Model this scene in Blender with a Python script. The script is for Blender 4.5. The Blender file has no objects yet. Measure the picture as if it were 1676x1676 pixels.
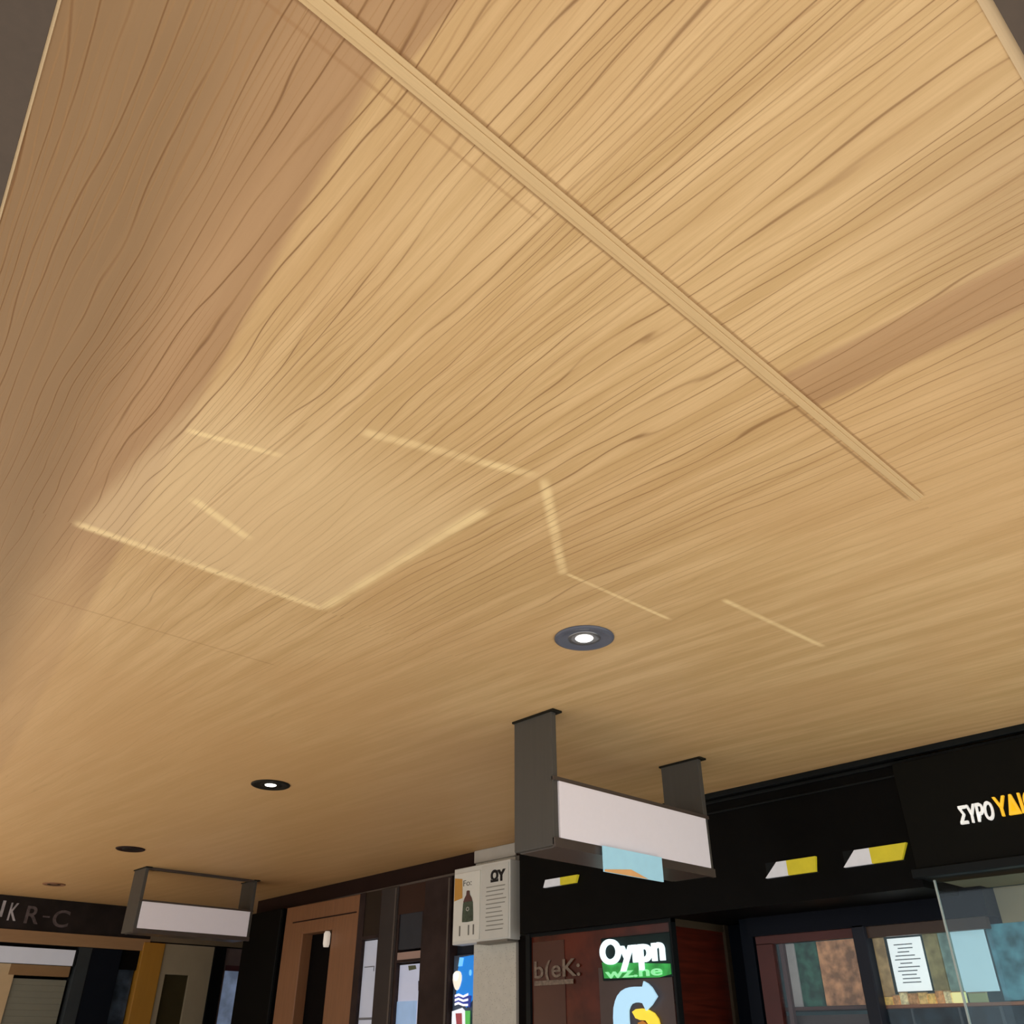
import bpy, bmesh, math, random
from mathutils import Vector, Matrix
random.seed(7)
scene = bpy.context.scene
C = scene.collection

# ------------------------------------------------------------------ camera
# world: +X towards the shopfronts, +Y along the arcade, Z up; the camera stands at the arcade corner
cam_d = bpy.data.cameras.new('camera')
cam = bpy.data.objects.new('camera', cam_d)
C.objects.link(cam)
cam.location = (0, 0, 1.6)
cam.rotation_euler = (math.radians(90 + 32.292), 0, math.radians(-43.121))
cam_d.sensor_width = 36
cam_d.sensor_fit = 'HORIZONTAL'
cam_d.lens = 36 * 1377.2 / 1676
cam_d.clip_start = 0.05
scene.camera = cam

# ------------------------------------------------------------------ light
scene.view_settings.view_transform = 'Standard'
scene.view_settings.look = 'None'
scene.view_settings.gamma = 1
scene.view_settings.exposure = 0.0
scene.view_settings.use_curve_mapping = False

world = bpy.data.worlds.new('sky')
scene.world = world
world.use_nodes = True
bg = world.node_tree.nodes['Background']
bg.inputs[0].default_value = (0.84, 0.92, 1.0, 1)
bg.inputs[1].default_value = 1.15

sun_d = bpy.data.lights.new('sun', 'SUN')
sun_d.energy = 9.3
sun_d.angle = math.radians(1.0)
sun_d.color = (1.0, 0.965, 0.92)
sun = bpy.data.objects.new('sun', sun_d)
C.objects.link(sun)
sun.rotation_euler = Vector((0.74, 0.66, -0.80)).to_track_quat('-Z', 'Y').to_euler()

# ------------------------------------------------------------------ materials
def lin(c):
    return tuple((v / 12.92 if v <= 0.04045 else ((v + 0.055) / 1.055) ** 2.4) for v in [x / 255 for x in c])

MATS = {}
def mat(name, rgb, rough=0.6, emit=0.0, var=0.12, scale=6.0, metal=0.0, bump=0.0, stretch=(1, 1, 1)):
    if name in MATS:
        return MATS[name]
    m = bpy.data.materials.new(name)
    m.use_nodes = True
    nt = m.node_tree
    b = nt.nodes['Principled BSDF']
    tc = nt.nodes.new('ShaderNodeTexCoord')
    mp = nt.nodes.new('ShaderNodeMapping')
    mp.inputs['Scale'].default_value = stretch
    nz = nt.nodes.new('ShaderNodeTexNoise')
    nz.inputs['Scale'].default_value = scale
    nz.inputs['Detail'].default_value = 5
    mx = nt.nodes.new('ShaderNodeMix')
    mx.data_type = 'RGBA'
    l = lin(rgb)
    mx.inputs[6].default_value = (*[v * (1 - var) for v in l], 1)
    mx.inputs[7].default_value = (*[min(1, v * (1 + var)) for v in l], 1)
    nt.links.new(tc.outputs['Object'], mp.inputs[0])
    nt.links.new(mp.outputs[0], nz.inputs['Vector'])
    if var >= 0.25:
        mr = nt.nodes.new('ShaderNodeMapRange')
        mr.inputs['From Min'].default_value = 0.36; mr.inputs['From Max'].default_value = 0.64
        nt.links.new(nz.outputs[0], mr.inputs['Value'])
        nt.links.new(mr.outputs[0], mx.inputs[0])
    else:
        nt.links.new(nz.outputs[0], mx.inputs[0])
    nt.links.new(mx.outputs[2], b.inputs['Base Color'])
    b.inputs['Roughness'].default_value = rough
    b.inputs['Metallic'].default_value = metal
    if max(rgb) < 70: b.inputs['Specular IOR Level'].default_value = 0.10
    if emit:
        nt.links.new(mx.outputs[2], b.inputs['Emission Color'])
        b.inputs['Emission Strength'].default_value = emit
    if bump:
        bp = nt.nodes.new('ShaderNodeBump')
        bp.inputs['Strength'].default_value = bump
        bp.inputs['Distance'].default_value = 0.01
        nt.links.new(nz.outputs[0], bp.inputs['Height'])
        nt.links.new(bp.outputs[0], b.inputs['Normal'])
    MATS[name] = m
    return m

def glass_mat(name, tint, refl=0.12):
    m = bpy.data.materials.new(name)
    m.use_nodes = True
    nt = m.node_tree
    nt.nodes.clear()
    o = nt.nodes.new('ShaderNodeOutputMaterial')
    t = nt.nodes.new('ShaderNodeBsdfTransparent')
    t.inputs[0].default_value = (*tint, 1)
    g = nt.nodes.new('ShaderNodeBsdfGlossy')
    g.inputs['Roughness'].default_value = 0.03
    f = nt.nodes.new('ShaderNodeMixShader')
    f.inputs[0].default_value = refl
    nt.links.new(t.outputs[0], f.inputs[1])
    nt.links.new(g.outputs[0], f.inputs[2])
    nt.links.new(f.outputs[0], o.inputs[0])
    MATS[name] = m
    return m

class NT:
    """tiny helper for building maths chains"""
    def __init__(self, m):
        self.nt = m.node_tree
    def _in(self, sock, v):
        if isinstance(v, bpy.types.NodeSocket):
            self.nt.links.new(v, sock)
        elif v is not None:
            sock.default_value = v
    def m(self, op, a, b=None, c=None, clamp=False):
        n = self.nt.nodes.new('ShaderNodeMath')
        n.operation = op
        n.use_clamp = clamp
        self._in(n.inputs[0], a); self._in(n.inputs[1], b); self._in(n.inputs[2], c)
        return n.outputs[0]
    def ss(self, v, lo, hi, a=0.0, b=1.0):
        n = self.nt.nodes.new('ShaderNodeMapRange')
        n.interpolation_type = 'SMOOTHSTEP'
        self._in(n.inputs['Value'], v)
        n.inputs['From Min'].default_value = lo
        n.inputs['From Max'].default_value = hi
        n.inputs['To Min'].default_value = a
        n.inputs['To Max'].default_value = b
        return n.outputs[0]
    def noise(self, x, y, z=0.0, scale=1.0, detail=3, rough=0.5):
        cb = self.nt.nodes.new('ShaderNodeCombineXYZ')
        self._in(cb.inputs[0], x); self._in(cb.inputs[1], y); self._in(cb.inputs[2], z)
        n = self.nt.nodes.new('ShaderNodeTexNoise')
        n.inputs['Scale'].default_value = scale
        n.inputs['Detail'].default_value = detail
        n.inputs['Roughness'].default_value = rough
        self.nt.links.new(cb.outputs[0], n.inputs['Vector'])
        return n.outputs[0]
    def mix(self, f, a, b):
        n = self.nt.nodes.new('ShaderNodeMix')
        n.data_type = 'RGBA'
        self._in(n.inputs[0], f)
        for s, v in ((6, a), (7, b)):
            if isinstance(v, bpy.types.NodeSocket):
                self.nt.links.new(v, n.inputs[s])
            else:
                n.inputs[s].default_value = (*v, 1)
        return n.outputs[2]

def ceiling_wood():
    mt = bpy.data.materials.new('ceiling_wood')
    mt.use_nodes = True
    nt = mt.node_tree
    b = nt.nodes['Principled BSDF']
    K = NT(mt)
    tc = nt.nodes.new('ShaderNodeTexCoord')
    sp = nt.nodes.new('ShaderNodeSeparateXYZ')
    nt.links.new(tc.outputs['Object'], sp.inputs[0])
    X, Y = sp.outputs[0], sp.outputs[1]
    # the grain fans slightly: u is the phase across the boards
    a = K.m('SUBTRACT', 0.115, K.m('MULTIPLY', X, 0.062))
    a = K.m('MAXIMUM', a, -0.05)
    u = K.m('SUBTRACT', X, K.m('MULTIPLY', a, Y))
    v = Y
    # each panel row of the ceiling has its own grain
    row = K.m('ADD', K.m('GREATER_THAN', Y, 0.975), K.m('GREATER_THAN', Y, 3.56))
    row = K.m('ADD', row, K.m('GREATER_THAN', Y, 6.2))
    row = K.m('MULTIPLY', row, 7.3)
    wob = K.noise(K.m('MULTIPLY', u, 4.0), K.m('MULTIPLY', v, 0.55), row, detail=2)
    wob2 = K.noise(K.m('MULTIPLY', u, 12.0), K.m('MULTIPLY', v, 3.2), row, detail=1)
    ph = K.m('ADD', K.m('MULTIPLY', u, 20.0), K.m('MULTIPLY', wob, 5.0))
    ph = K.m('ADD', ph, K.m('MULTIPLY', wob2, 0.34))
    tri = K.m('ABSOLUTE', K.m('SUBTRACT', K.m('FRACT', ph), 0.5))
    line = K.ss(tri, 0.0, 0.07, 1.0, 0.0)
    halo = K.ss(tri, 0.0, 0.24, 1.0, 0.0)
    # a second, finer family
    ph2 = K.m('ADD', K.m('MULTIPLY', u, 41.0), K.m('MULTIPLY', K.noise(K.m('MULTIPLY', u, 7.0), K.m('MULTIPLY', v, 0.9), 3.3, detail=2), 5.0))
    tri2 = K.m('ABSOLUTE', K.m('SUBTRACT', K.m('FRACT', ph2), 0.5))
    line2 = K.ss(tri2, 0.0, 0.13, 1.0, 0.0)
    br = K.noise(K.m('MULTIPLY', u, 11.0), K.m('MULTIPLY', v, 1.0), 11.0, detail=2)
    brm = K.ss(br, 0.36, 0.62)
    br2 = K.noise(K.m('MULTIPLY', u, 2.2), K.m('MULTIPLY', v, 1.0), 21.0, detail=2)
    brm2 = K.ss(br2, 0.40, 0.58)
    # strong open grain towards the outer edge, smoother sheets deeper in the arcade
    r1 = K.ss(Y, 2.2, 5.0, 1.0, 0.25)
    r1 = K.m('MULTIPLY', r1, K.ss(X, 2.1, 3.6, 1.0, 0.22))
    patch = K.m('MULTIPLY', K.ss(X, 0.75, 1.25), K.m('MULTIPLY', K.ss(X, 1.9, 2.2, 1, 0), K.m('MULTIPLY', K.ss(Y, 2.0, 2.5), K.ss(Y, 3.3, 3.6, 1, 0))))
    r1 = K.m('MULTIPLY', r1, K.m('SUBTRACT', 1.0, K.m('MULTIPLY', patch, 0.6)))
    ln = K.m('MULTIPLY', K.m('MULTIPLY', line, K.ss(brm, 0, 1, 0.38, 1.0)), r1)
    edge = K.ss(X, 0.45, 1.1, 1.0, 0.8)
    ln = K.m('MULTIPLY', ln, edge)
    ln2 = K.m('MULTIPLY', K.m('MULTIPLY', line2, brm2), K.m('MULTIPLY', r1, 0.42))
    ln2 = K.m('MULTIPLY', ln2, K.ss(X, 1.1, 1.6, 1.0, 0.55))
    # colours
    tone = K.noise(K.m('MULTIPLY', u, 9.0), K.m('MULTIPLY', v, 0.6), 4.0, detail=4, rough=0.6)
    col = K.mix(K.ss(tone, 0.36, 0.66), lin((202, 167, 116)), lin((222, 188, 138)))
    big = K.noise(K.m('MULTIPLY', X, 0.9), K.m('MULTIPLY', Y, 0.7), 9.0, detail=2)
    col = K.mix(K.ss(big, 0.4, 0.66, 0.0, 0.45), col, lin((206, 166, 116)))
    fib = K.noise(K.m('MULTIPLY', u, 120.0), K.m('MULTIPLY', v, 5.0), 1.0, detail=4, rough=0.7)
    col = K.mix(K.ss(fib, 0.3, 0.7, 0.0, 0.20), col, lin((172, 132, 86)))
    # warmer tone of shade painted in deeper in the arcade; outer right mixed greyer
    col = K.mix(K.ss(Y, 3.0, 6.5, 0.0, 0.6), col, lin((204, 160, 106)))
    col = K.mix(K.m('MULTIPLY', K.ss(X, 1.35, 2.0), K.m('MULTIPLY', K.ss(Y, 0.1, 0.7, 1.0, 0.0), 0.55)), col, lin((176, 144, 104)))
    # darker brown bands mixed into the wood colour
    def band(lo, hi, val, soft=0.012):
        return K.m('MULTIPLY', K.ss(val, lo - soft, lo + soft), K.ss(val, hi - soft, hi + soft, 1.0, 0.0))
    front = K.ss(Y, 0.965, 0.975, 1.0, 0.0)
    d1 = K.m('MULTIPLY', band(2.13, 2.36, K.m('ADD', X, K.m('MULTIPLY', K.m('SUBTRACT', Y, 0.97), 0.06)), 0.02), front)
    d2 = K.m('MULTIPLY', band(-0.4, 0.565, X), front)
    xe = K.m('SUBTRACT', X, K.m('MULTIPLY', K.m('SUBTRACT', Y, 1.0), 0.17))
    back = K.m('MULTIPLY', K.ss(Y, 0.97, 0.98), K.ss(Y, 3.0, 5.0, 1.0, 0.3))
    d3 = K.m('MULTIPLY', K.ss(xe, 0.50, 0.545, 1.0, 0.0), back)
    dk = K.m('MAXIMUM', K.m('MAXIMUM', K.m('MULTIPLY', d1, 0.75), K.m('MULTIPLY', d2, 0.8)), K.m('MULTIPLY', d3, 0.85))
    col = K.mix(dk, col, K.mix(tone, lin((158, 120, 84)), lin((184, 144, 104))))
    d4 = K.m('MULTIPLY', K.ss(xe, 0.10, 0.42, 1.0, 0.0), K.ss(Y, 0.4, 1.4))  # shade near the outer left edge, painted into the colour
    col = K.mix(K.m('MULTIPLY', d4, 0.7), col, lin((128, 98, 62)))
    # reflected sunlight painted into the wood: a paler sheet and streaks along joints
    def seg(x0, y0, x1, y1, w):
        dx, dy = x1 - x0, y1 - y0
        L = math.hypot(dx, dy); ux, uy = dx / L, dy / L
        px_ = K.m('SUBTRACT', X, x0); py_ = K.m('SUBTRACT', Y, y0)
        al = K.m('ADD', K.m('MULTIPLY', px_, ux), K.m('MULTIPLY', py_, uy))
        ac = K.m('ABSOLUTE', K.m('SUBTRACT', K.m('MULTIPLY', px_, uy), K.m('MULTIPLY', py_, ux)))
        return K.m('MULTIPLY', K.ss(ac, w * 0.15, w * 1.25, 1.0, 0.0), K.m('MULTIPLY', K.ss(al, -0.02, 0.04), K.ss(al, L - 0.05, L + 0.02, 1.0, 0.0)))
    sheet = K.m('MULTIPLY', K.m('MULTIPLY', K.ss(X, 0.70, 0.80), K.ss(X, 1.97, 2.0, 1.0, 0.0)), K.m('MULTIPLY', K.ss(Y, 1.9, 2.6), K.ss(Y, 3.55, 3.57, 1.0, 0.0)))  # mask of the paler area of painted reflected sunlight
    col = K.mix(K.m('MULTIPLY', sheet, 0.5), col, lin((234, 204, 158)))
    sun_streaks = seg(0.74, 3.55, 2.0, 3.55, 0.035)
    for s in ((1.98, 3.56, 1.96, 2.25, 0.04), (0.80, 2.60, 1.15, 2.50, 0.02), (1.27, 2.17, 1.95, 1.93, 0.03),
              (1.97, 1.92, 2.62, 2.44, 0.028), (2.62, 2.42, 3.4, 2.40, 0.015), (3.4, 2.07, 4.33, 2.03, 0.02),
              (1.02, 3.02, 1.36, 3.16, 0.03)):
        sun_streaks = K.m('MAXIMUM', sun_streaks, seg(*s))
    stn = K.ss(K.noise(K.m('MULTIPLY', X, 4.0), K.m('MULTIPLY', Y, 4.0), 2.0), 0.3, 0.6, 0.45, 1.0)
    col = K.mix(K.m('MULTIPLY', K.m('MULTIPLY', sun_streaks, stn), 0.75), col, lin((250, 222, 166)))
    # fine cross joints
    jn = seg(0.80, 4.40, 2.2, 4.40, 0.008)
    for s in ((1.1, 2.25, 1.1, 3.55, 0.006), (2.66, 1.0, 2.66, 2.4, 0.006), (0.0, 1.055, 1.1, 1.055, 0.007)):
        jn = K.m('MAXIMUM', jn, seg(*s))
    col = K.mix(K.m('MULTIPLY', jn, 0.35), col, lin((150, 104, 60)))
    edges = K.m('MAXIMUM', seg(-0.1, 0.945, 3.2, 0.945, 0.007), seg(-0.1, 1.005, 3.2, 1.005, 0.007))
    col = K.mix(K.m('MULTIPLY', edges, 0.55), col, lin((128, 88, 50)))
    # grain lines
    col = K.mix(K.m('MULTIPLY', K.m('MULTIPLY', halo, r1), 0.18), col, lin((176, 134, 86)))
    col = K.mix(ln2, col, lin((164, 122, 76)))
    col = K.mix(K.m('MULTIPLY', ln, 0.85), col, lin((122, 82, 44)))
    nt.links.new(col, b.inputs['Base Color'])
    b.inputs['Roughness'].default_value = 0.5
    b.inputs['Specular IOR Level'].default_value = 0.35
    bp = nt.nodes.new('ShaderNodeBump')
    bp.inputs['Strength'].default_value = 0.35
    bp.inputs['Distance'].default_value = 0.004
    h = K.m('SUBTRACT', 1.0, K.m('MAXIMUM', ln, ln2))
    nt.links.new(h, bp.inputs['Height'])
    nt.links.new(bp.outputs[0], b.inputs['Normal'])
    return mt

def stone_mat():
    m = mat('terrazzo', (218, 214, 202), 0.7, var=0.10, scale=14, bump=0.2)
    nt = m.node_tree
    K = NT(m)
    b = nt.nodes['Principled BSDF']
    base = b.inputs['Base Color'].links[0].from_socket
    tc = nt.nodes.new('ShaderNodeTexCoord')
    vo = nt.nodes.new('ShaderNodeTexVoronoi')
    vo.inputs['Scale'].default_value = 38
    nt.links.new(tc.outputs['Object'], vo.inputs['Vector'])
    f = K.ss(vo.outputs['Distance'], 0.10, 0.24, 0.45, 0.0)
    nt.links.new(K.mix(f, base, lin((110, 104, 92))), b.inputs['Base Color'])
    return m

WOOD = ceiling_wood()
TRIMWOOD = mat('trim_wood', (206, 174, 126), 0.55, var=0.10, scale=10, stretch=(0.6, 30, 30))
PALEWOOD = mat('pale_trim_wood', (204, 176, 136), 0.55, var=0.08, scale=10, stretch=(0.6, 30, 30))
DARKSOFFIT = mat('dark_brown_soffit', (80, 66, 54), 0.7, var=0.15, scale=30)
PAVE = mat('pavement', (194, 190, 184), 0.85, var=0.08, scale=5)
ASPH = mat('asphalt', (110, 108, 104), 0.9, var=0.15, scale=40)
BLACK = mat('black_board', (6, 6, 6), 0.55, var=0.25, scale=4)
BLACK2 = mat('black_sign_board', (16, 16, 13), 0.6, var=0.15, scale=6)
BLACKTRIM = mat('black_metal_trim', (26, 29, 30), 0.35, var=0.2, scale=8)
BROWN = mat('dark_brown_metal', (42, 27, 24), 0.5, var=0.2, scale=6)
BROWN2 = mat('grey_brown_metal', (86, 76, 70), 0.5, var=0.15, scale=4, stretch=(4, 4, .5))
SIGNMETAL = mat('sign_post_metal', (74, 71, 66), 0.5, var=0.12, scale=3, stretch=(14, 14, .4))
UNDERSIGN = mat('sign_frame_brown', (76, 66, 60), 0.35, var=0.15, scale=5)
WHITE = mat('white_sign_face', (240, 234, 240), 0.5, var=0.02, scale=30, emit=0.08)
SILVER = mat('silver_metal', (150, 152, 156), 0.3, metal=0.8, var=0.05)
DARKGREY = mat('downlight_ring_metal', (88, 92, 106), 0.4, var=0.1)
BLACKRING = mat('black_ring_metal', (34, 32, 26), 0.5, var=0.1)
LAMP = mat('lamp_lens', (255, 252, 240), 0.3, emit=4.0, var=0.0)
REDWOOD = mat('red_brown_glazing', (92, 36, 20), 0.25, var=0.35, scale=3)
REDWOOD2 = mat('red_brown_slats', (78, 26, 14), 0.35, var=0.3, scale=3, stretch=(1, 1, 14))
NAVY = mat('navy_post', (10, 16, 26), 0.4, var=0.2)
STONE = stone_mat()
WOODFRAME = mat('brown_wood_frame', (142, 98, 66), 0.5, var=0.2, scale=4, stretch=(6, 6, .6))
VOID = mat('dark_interior', (10, 6, 5), 0.8, var=0.2)
GLASS = glass_mat('shop_glass', (0.92, 0.96, 0.97), 0.02)
GLASS2 = glass_mat('dark_shop_glass', (0.92, 0.93, 0.95), 0.02)

# ------------------------------------------------------------------ helpers
def box(bm, x0, x1, y0, y1, z0, z1, mi=0):
    vs = [bm.verts.new(p) for p in ((x0, y0, z0), (x1, y0, z0), (x1, y1, z0), (x0, y1, z0),
                                    (x0, y0, z1), (x1, y0, z1), (x1, y1, z1), (x0, y1, z1))]
    for f in ((3, 2, 1, 0), (4, 5, 6, 7), (0, 1, 5, 4), (1, 2, 6, 5), (2, 3, 7, 6), (3, 0, 4, 7)):
        bm.faces.new([vs[i] for i in f]).material_index = mi

def prism(bm, pts, axis, a0, a1):
    """extrude 2D outline along an axis: pts are the other two coordinates in order"""
    def P(p, a):
        return {'x': (a, p[0], p[1]), 'y': (p[0], a, p[1]), 'z': (p[0], p[1], a)}[axis]
    v0 = [bm.verts.new(P(p, a0)) for p in pts]
    v1 = [bm.verts.new(P(p, a1)) for p in pts]
    n = len(pts)
    bm.faces.new(v0); bm.faces.new(list(reversed(v1)))
    for i in range(n):
        bm.faces.new((v0[i], v1[i], v1[(i + 1) % n], v0[(i + 1) % n]))

def obj(name, bm, m, parent=None, loc=None, bevel=0.0):
    bmesh.ops.recalc_face_normals(bm, faces=bm.faces)
    me = bpy.data.meshes.new(name)
    bm.to_mesh(me); bm.free()
    for k in (m if isinstance(m, (list, tuple)) else [m]):
        me.materials.append(k)
    o = bpy.data.objects.new(name, me)
    C.objects.link(o)
    if parent is not None:
        o.parent = parent
        o.location = -Vector(parent.location) if loc is None else loc
    if bevel:
        md = o.modifiers.new('bevel', 'BEVEL'); md.width = bevel; md.segments = 2; md.limit_method = 'ANGLE'
    return o

def bx(name, dims, m, parent=None, bevel=0.0):
    """one box given in WORLD coordinates"""
    bm = bmesh.new(); box(bm, *dims)
    return obj(name, bm, m, parent, None if parent is not None and parent.type == 'EMPTY' else Vector((0, 0, 0)), bevel)

def wbx(name, boxes, m, parent=None, bevel=0.0):
    bm = bmesh.new()
    for d in boxes: box(bm, *d)
    return obj(name, bm, m, parent, None if parent is not None and parent.type == 'EMPTY' else Vector((0, 0, 0)), bevel)

def thing(name, label, cat, loc, group=None):
    o = bpy.data.objects.new(name, None)
    o.empty_display_size = 0.1
    C.objects.link(o); o.location = loc
    o['label'] = label; o['category'] = cat
    if group: o['group'] = group
    return o

def tag(o, label, cat, group=None):
    o['label'] = label; o['category'] = cat
    if group: o['group'] = group
    return o

def struct(o):
    o['kind'] = 'structure'; return o

def text(name, s, m, parent, facing, left, z, h, w, depth=0.01, bold=0.0, shear=0.0, plane=0.0):
    """solid lettering; facing '-x': reads towards -Y, left = larger Y; facing '-y': reads towards +X"""
    cu = bpy.data.curves.new(name, 'FONT')
    cu.body = s; cu.extrude = 0.5; cu.offset = bold; cu.shear = shear
    t = bpy.data.objects.new(name, cu); C.objects.link(t)
    bpy.context.view_layer.update()
    me = bpy.data.meshes.new_from_object(t)
    bpy.data.objects.remove(t); bpy.data.curves.remove(cu)
    xs = [v.co.x for v in me.vertices]; ys = [v.co.y for v in me.vertices]
    x0, x1, y0, y1 = min(xs), max(xs), min(ys), max(ys)
    for v in me.vertices:
        a = (v.co.x - x0) / (x1 - x0) * w
        b = (v.co.y - y0) / (y1 - y0) * h
        d = v.co.z * depth * 2
        v.co = (plane - d, left - a, z + b) if facing == '-x' else (left + a, plane - d, z + b)
    me.materials.append(m)
    o = bpy.data.objects.new(name, me); C.objects.link(o)
    if parent is not None:
        o.parent = parent
        o.location = -Vector(parent.location) if parent.type == 'EMPTY' else (0, 0, 0)
    return o

def flat(name, pts, m, parent, plane, th=0.008, facing='-x'):
    """a solid cut-out lying on a plane: pts = (Y, Z) for '-x', (X, Z) for '-y'"""
    bm = bmesh.new()
    prism(bm, pts, 'x' if facing == '-x' else 'y', plane - th, plane)
    return obj(name, bm, m, parent, None if parent is not None and parent.type == 'EMPTY' else Vector((0, 0, 0)))

# ------------------------------------------------------------------ setting: ground, ceiling, canopy
struct(bx('floor', (-2.2, 9.5, -4.0, 16.5, -0.12, 0.0), PAVE))
struct(bx('floor', (-30, -2.2, -30, 30, -0.30, -0.15), ASPH))
struct(bx('floor', (-2.2, 9.5, -30, -4.0, -0.14, -0.01), PAVE))

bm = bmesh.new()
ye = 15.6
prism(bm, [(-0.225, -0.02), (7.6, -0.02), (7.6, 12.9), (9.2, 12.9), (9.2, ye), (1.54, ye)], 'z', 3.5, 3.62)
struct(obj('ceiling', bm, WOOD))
# dark canopy border outside the wooden soffit
bm = bmesh.new()
prism(bm, [(-1.2, -1.2), (-0.225, -0.02), (1.54, ye), (0.5, ye), (-1.2, 1.0)], 'z', 3.485, 3.72)
struct(obj('trim_2', bm, DARKSOFFIT))
bm = bmesh.new()
prism(bm, [(-1.2, -1.2), (7.6, -1.2), (7.6, -0.02), (-0.225, -0.02)], 'z', 3.485, 3.72)
struct(obj('trim_3', bm, DARKSOFFIT))
# pale edging along the front and left edge of the soffit
struct(bx('trim_4', (-0.21, 6.6, -0.02, 0.004, 3.497, 3.5), PALEWOOD))
bm = bmesh.new()
prism(bm, [(-0.225, 0.0), (-0.216, 0.0), (1.549, ye), (1.54, ye)], 'z', 3.493, 3.5)
struct(obj('trim_5', bm, PALEWOOD))
# double jointing batten across the ceiling
bm = bmesh.new()
box(bm, -0.1, 3.2, 0.948, 0.963, 3.494, 3.5)
box(bm, -0.1, 3.2, 0.963, 0.988, 3.491, 3.5)
box(bm, -0.1, 2.2, 0.988, 1.002, 3.496, 3.5)
struct(obj('trim_1', bm, TRIMWOOD, bevel=0.003))

# ------------------------------------------------------------------ setting: right side walls
struct(bx('wall_right', (8.3, 8.5, -4.0, 16.5, 0, 3.6), VOID))
struct(wbx('wall_right', [(6.62, 7.5, 2.75, 6.95, 2.55, 3.498)], BLACK))
struct(wbx('wall_right', [(6.78, 7.6, 5.2, 7.14, 0, 2.55), (7.62, 8.3, 4.72, 7.14, 0, 2.55), (7.5, 8.3, 2.7, 7.14, 2.6, 3.498)], VOID))
bm = bmesh.new()      # cornice strips where fascia meets the wooden ceiling
box(bm, 6.57, 6.62, -1.2, 6.95, 3.455, 3.5)
box(bm, 6.60, 6.62, -1.2, 6.95, 3.415, 3.440)
box(bm, 6.605, 6.62, -1.2, 6.95, 3.33, 3.345)
struct(obj('trim_7', bm, BLACKTRIM, bevel=0.004))
# brown band along the wall top towards the far end
bm = bmesh.new()
prism(bm, [(6.80, 7.14), (6.98, 13.3), (7.5, 13.3), (7.5, 7.14)], 'z', 3.30, 3.498)
struct(obj('wall_right', bm, BROWN))
bm = bmesh.new()
prism(bm, [(6.76, 7.9), (6.95, 12.6), (6.97, 12.6), (6.79, 7.9)], 'z', 3.275, 3.30)
struct(obj('trim_8', bm, BROWN2))
struct(bx('wall_right', (7.25, 8.3, 7.14, 13.3, 0, 3.3), VOID))

# ------------------------------------------------------------------ pillar
def pillar():
    t = thing('stone_pillar', 'pale speckled stone pillar between the brown doors and the red glazed shopfront', 'pillar', (7.0, 7.5, 0))
    wbx('shaft', [(6.80, 7.25, 7.20, 7.88, 0, 3.36)], STONE, t, 0.01)
    wbx('capital', [(6.785, 7.25, 7.19, 7.89, 3.36, 3.498)], mat('grey_stone_cap', (190, 186, 178), 0.7), t, 0.008)
    wbx('side_strip', [(6.80, 7.25, 7.14, 7.20, 0, 3.36)], mat('grey_metal_strip', (128, 126, 122), 0.45), t, 0.005)
pillar()

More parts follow.
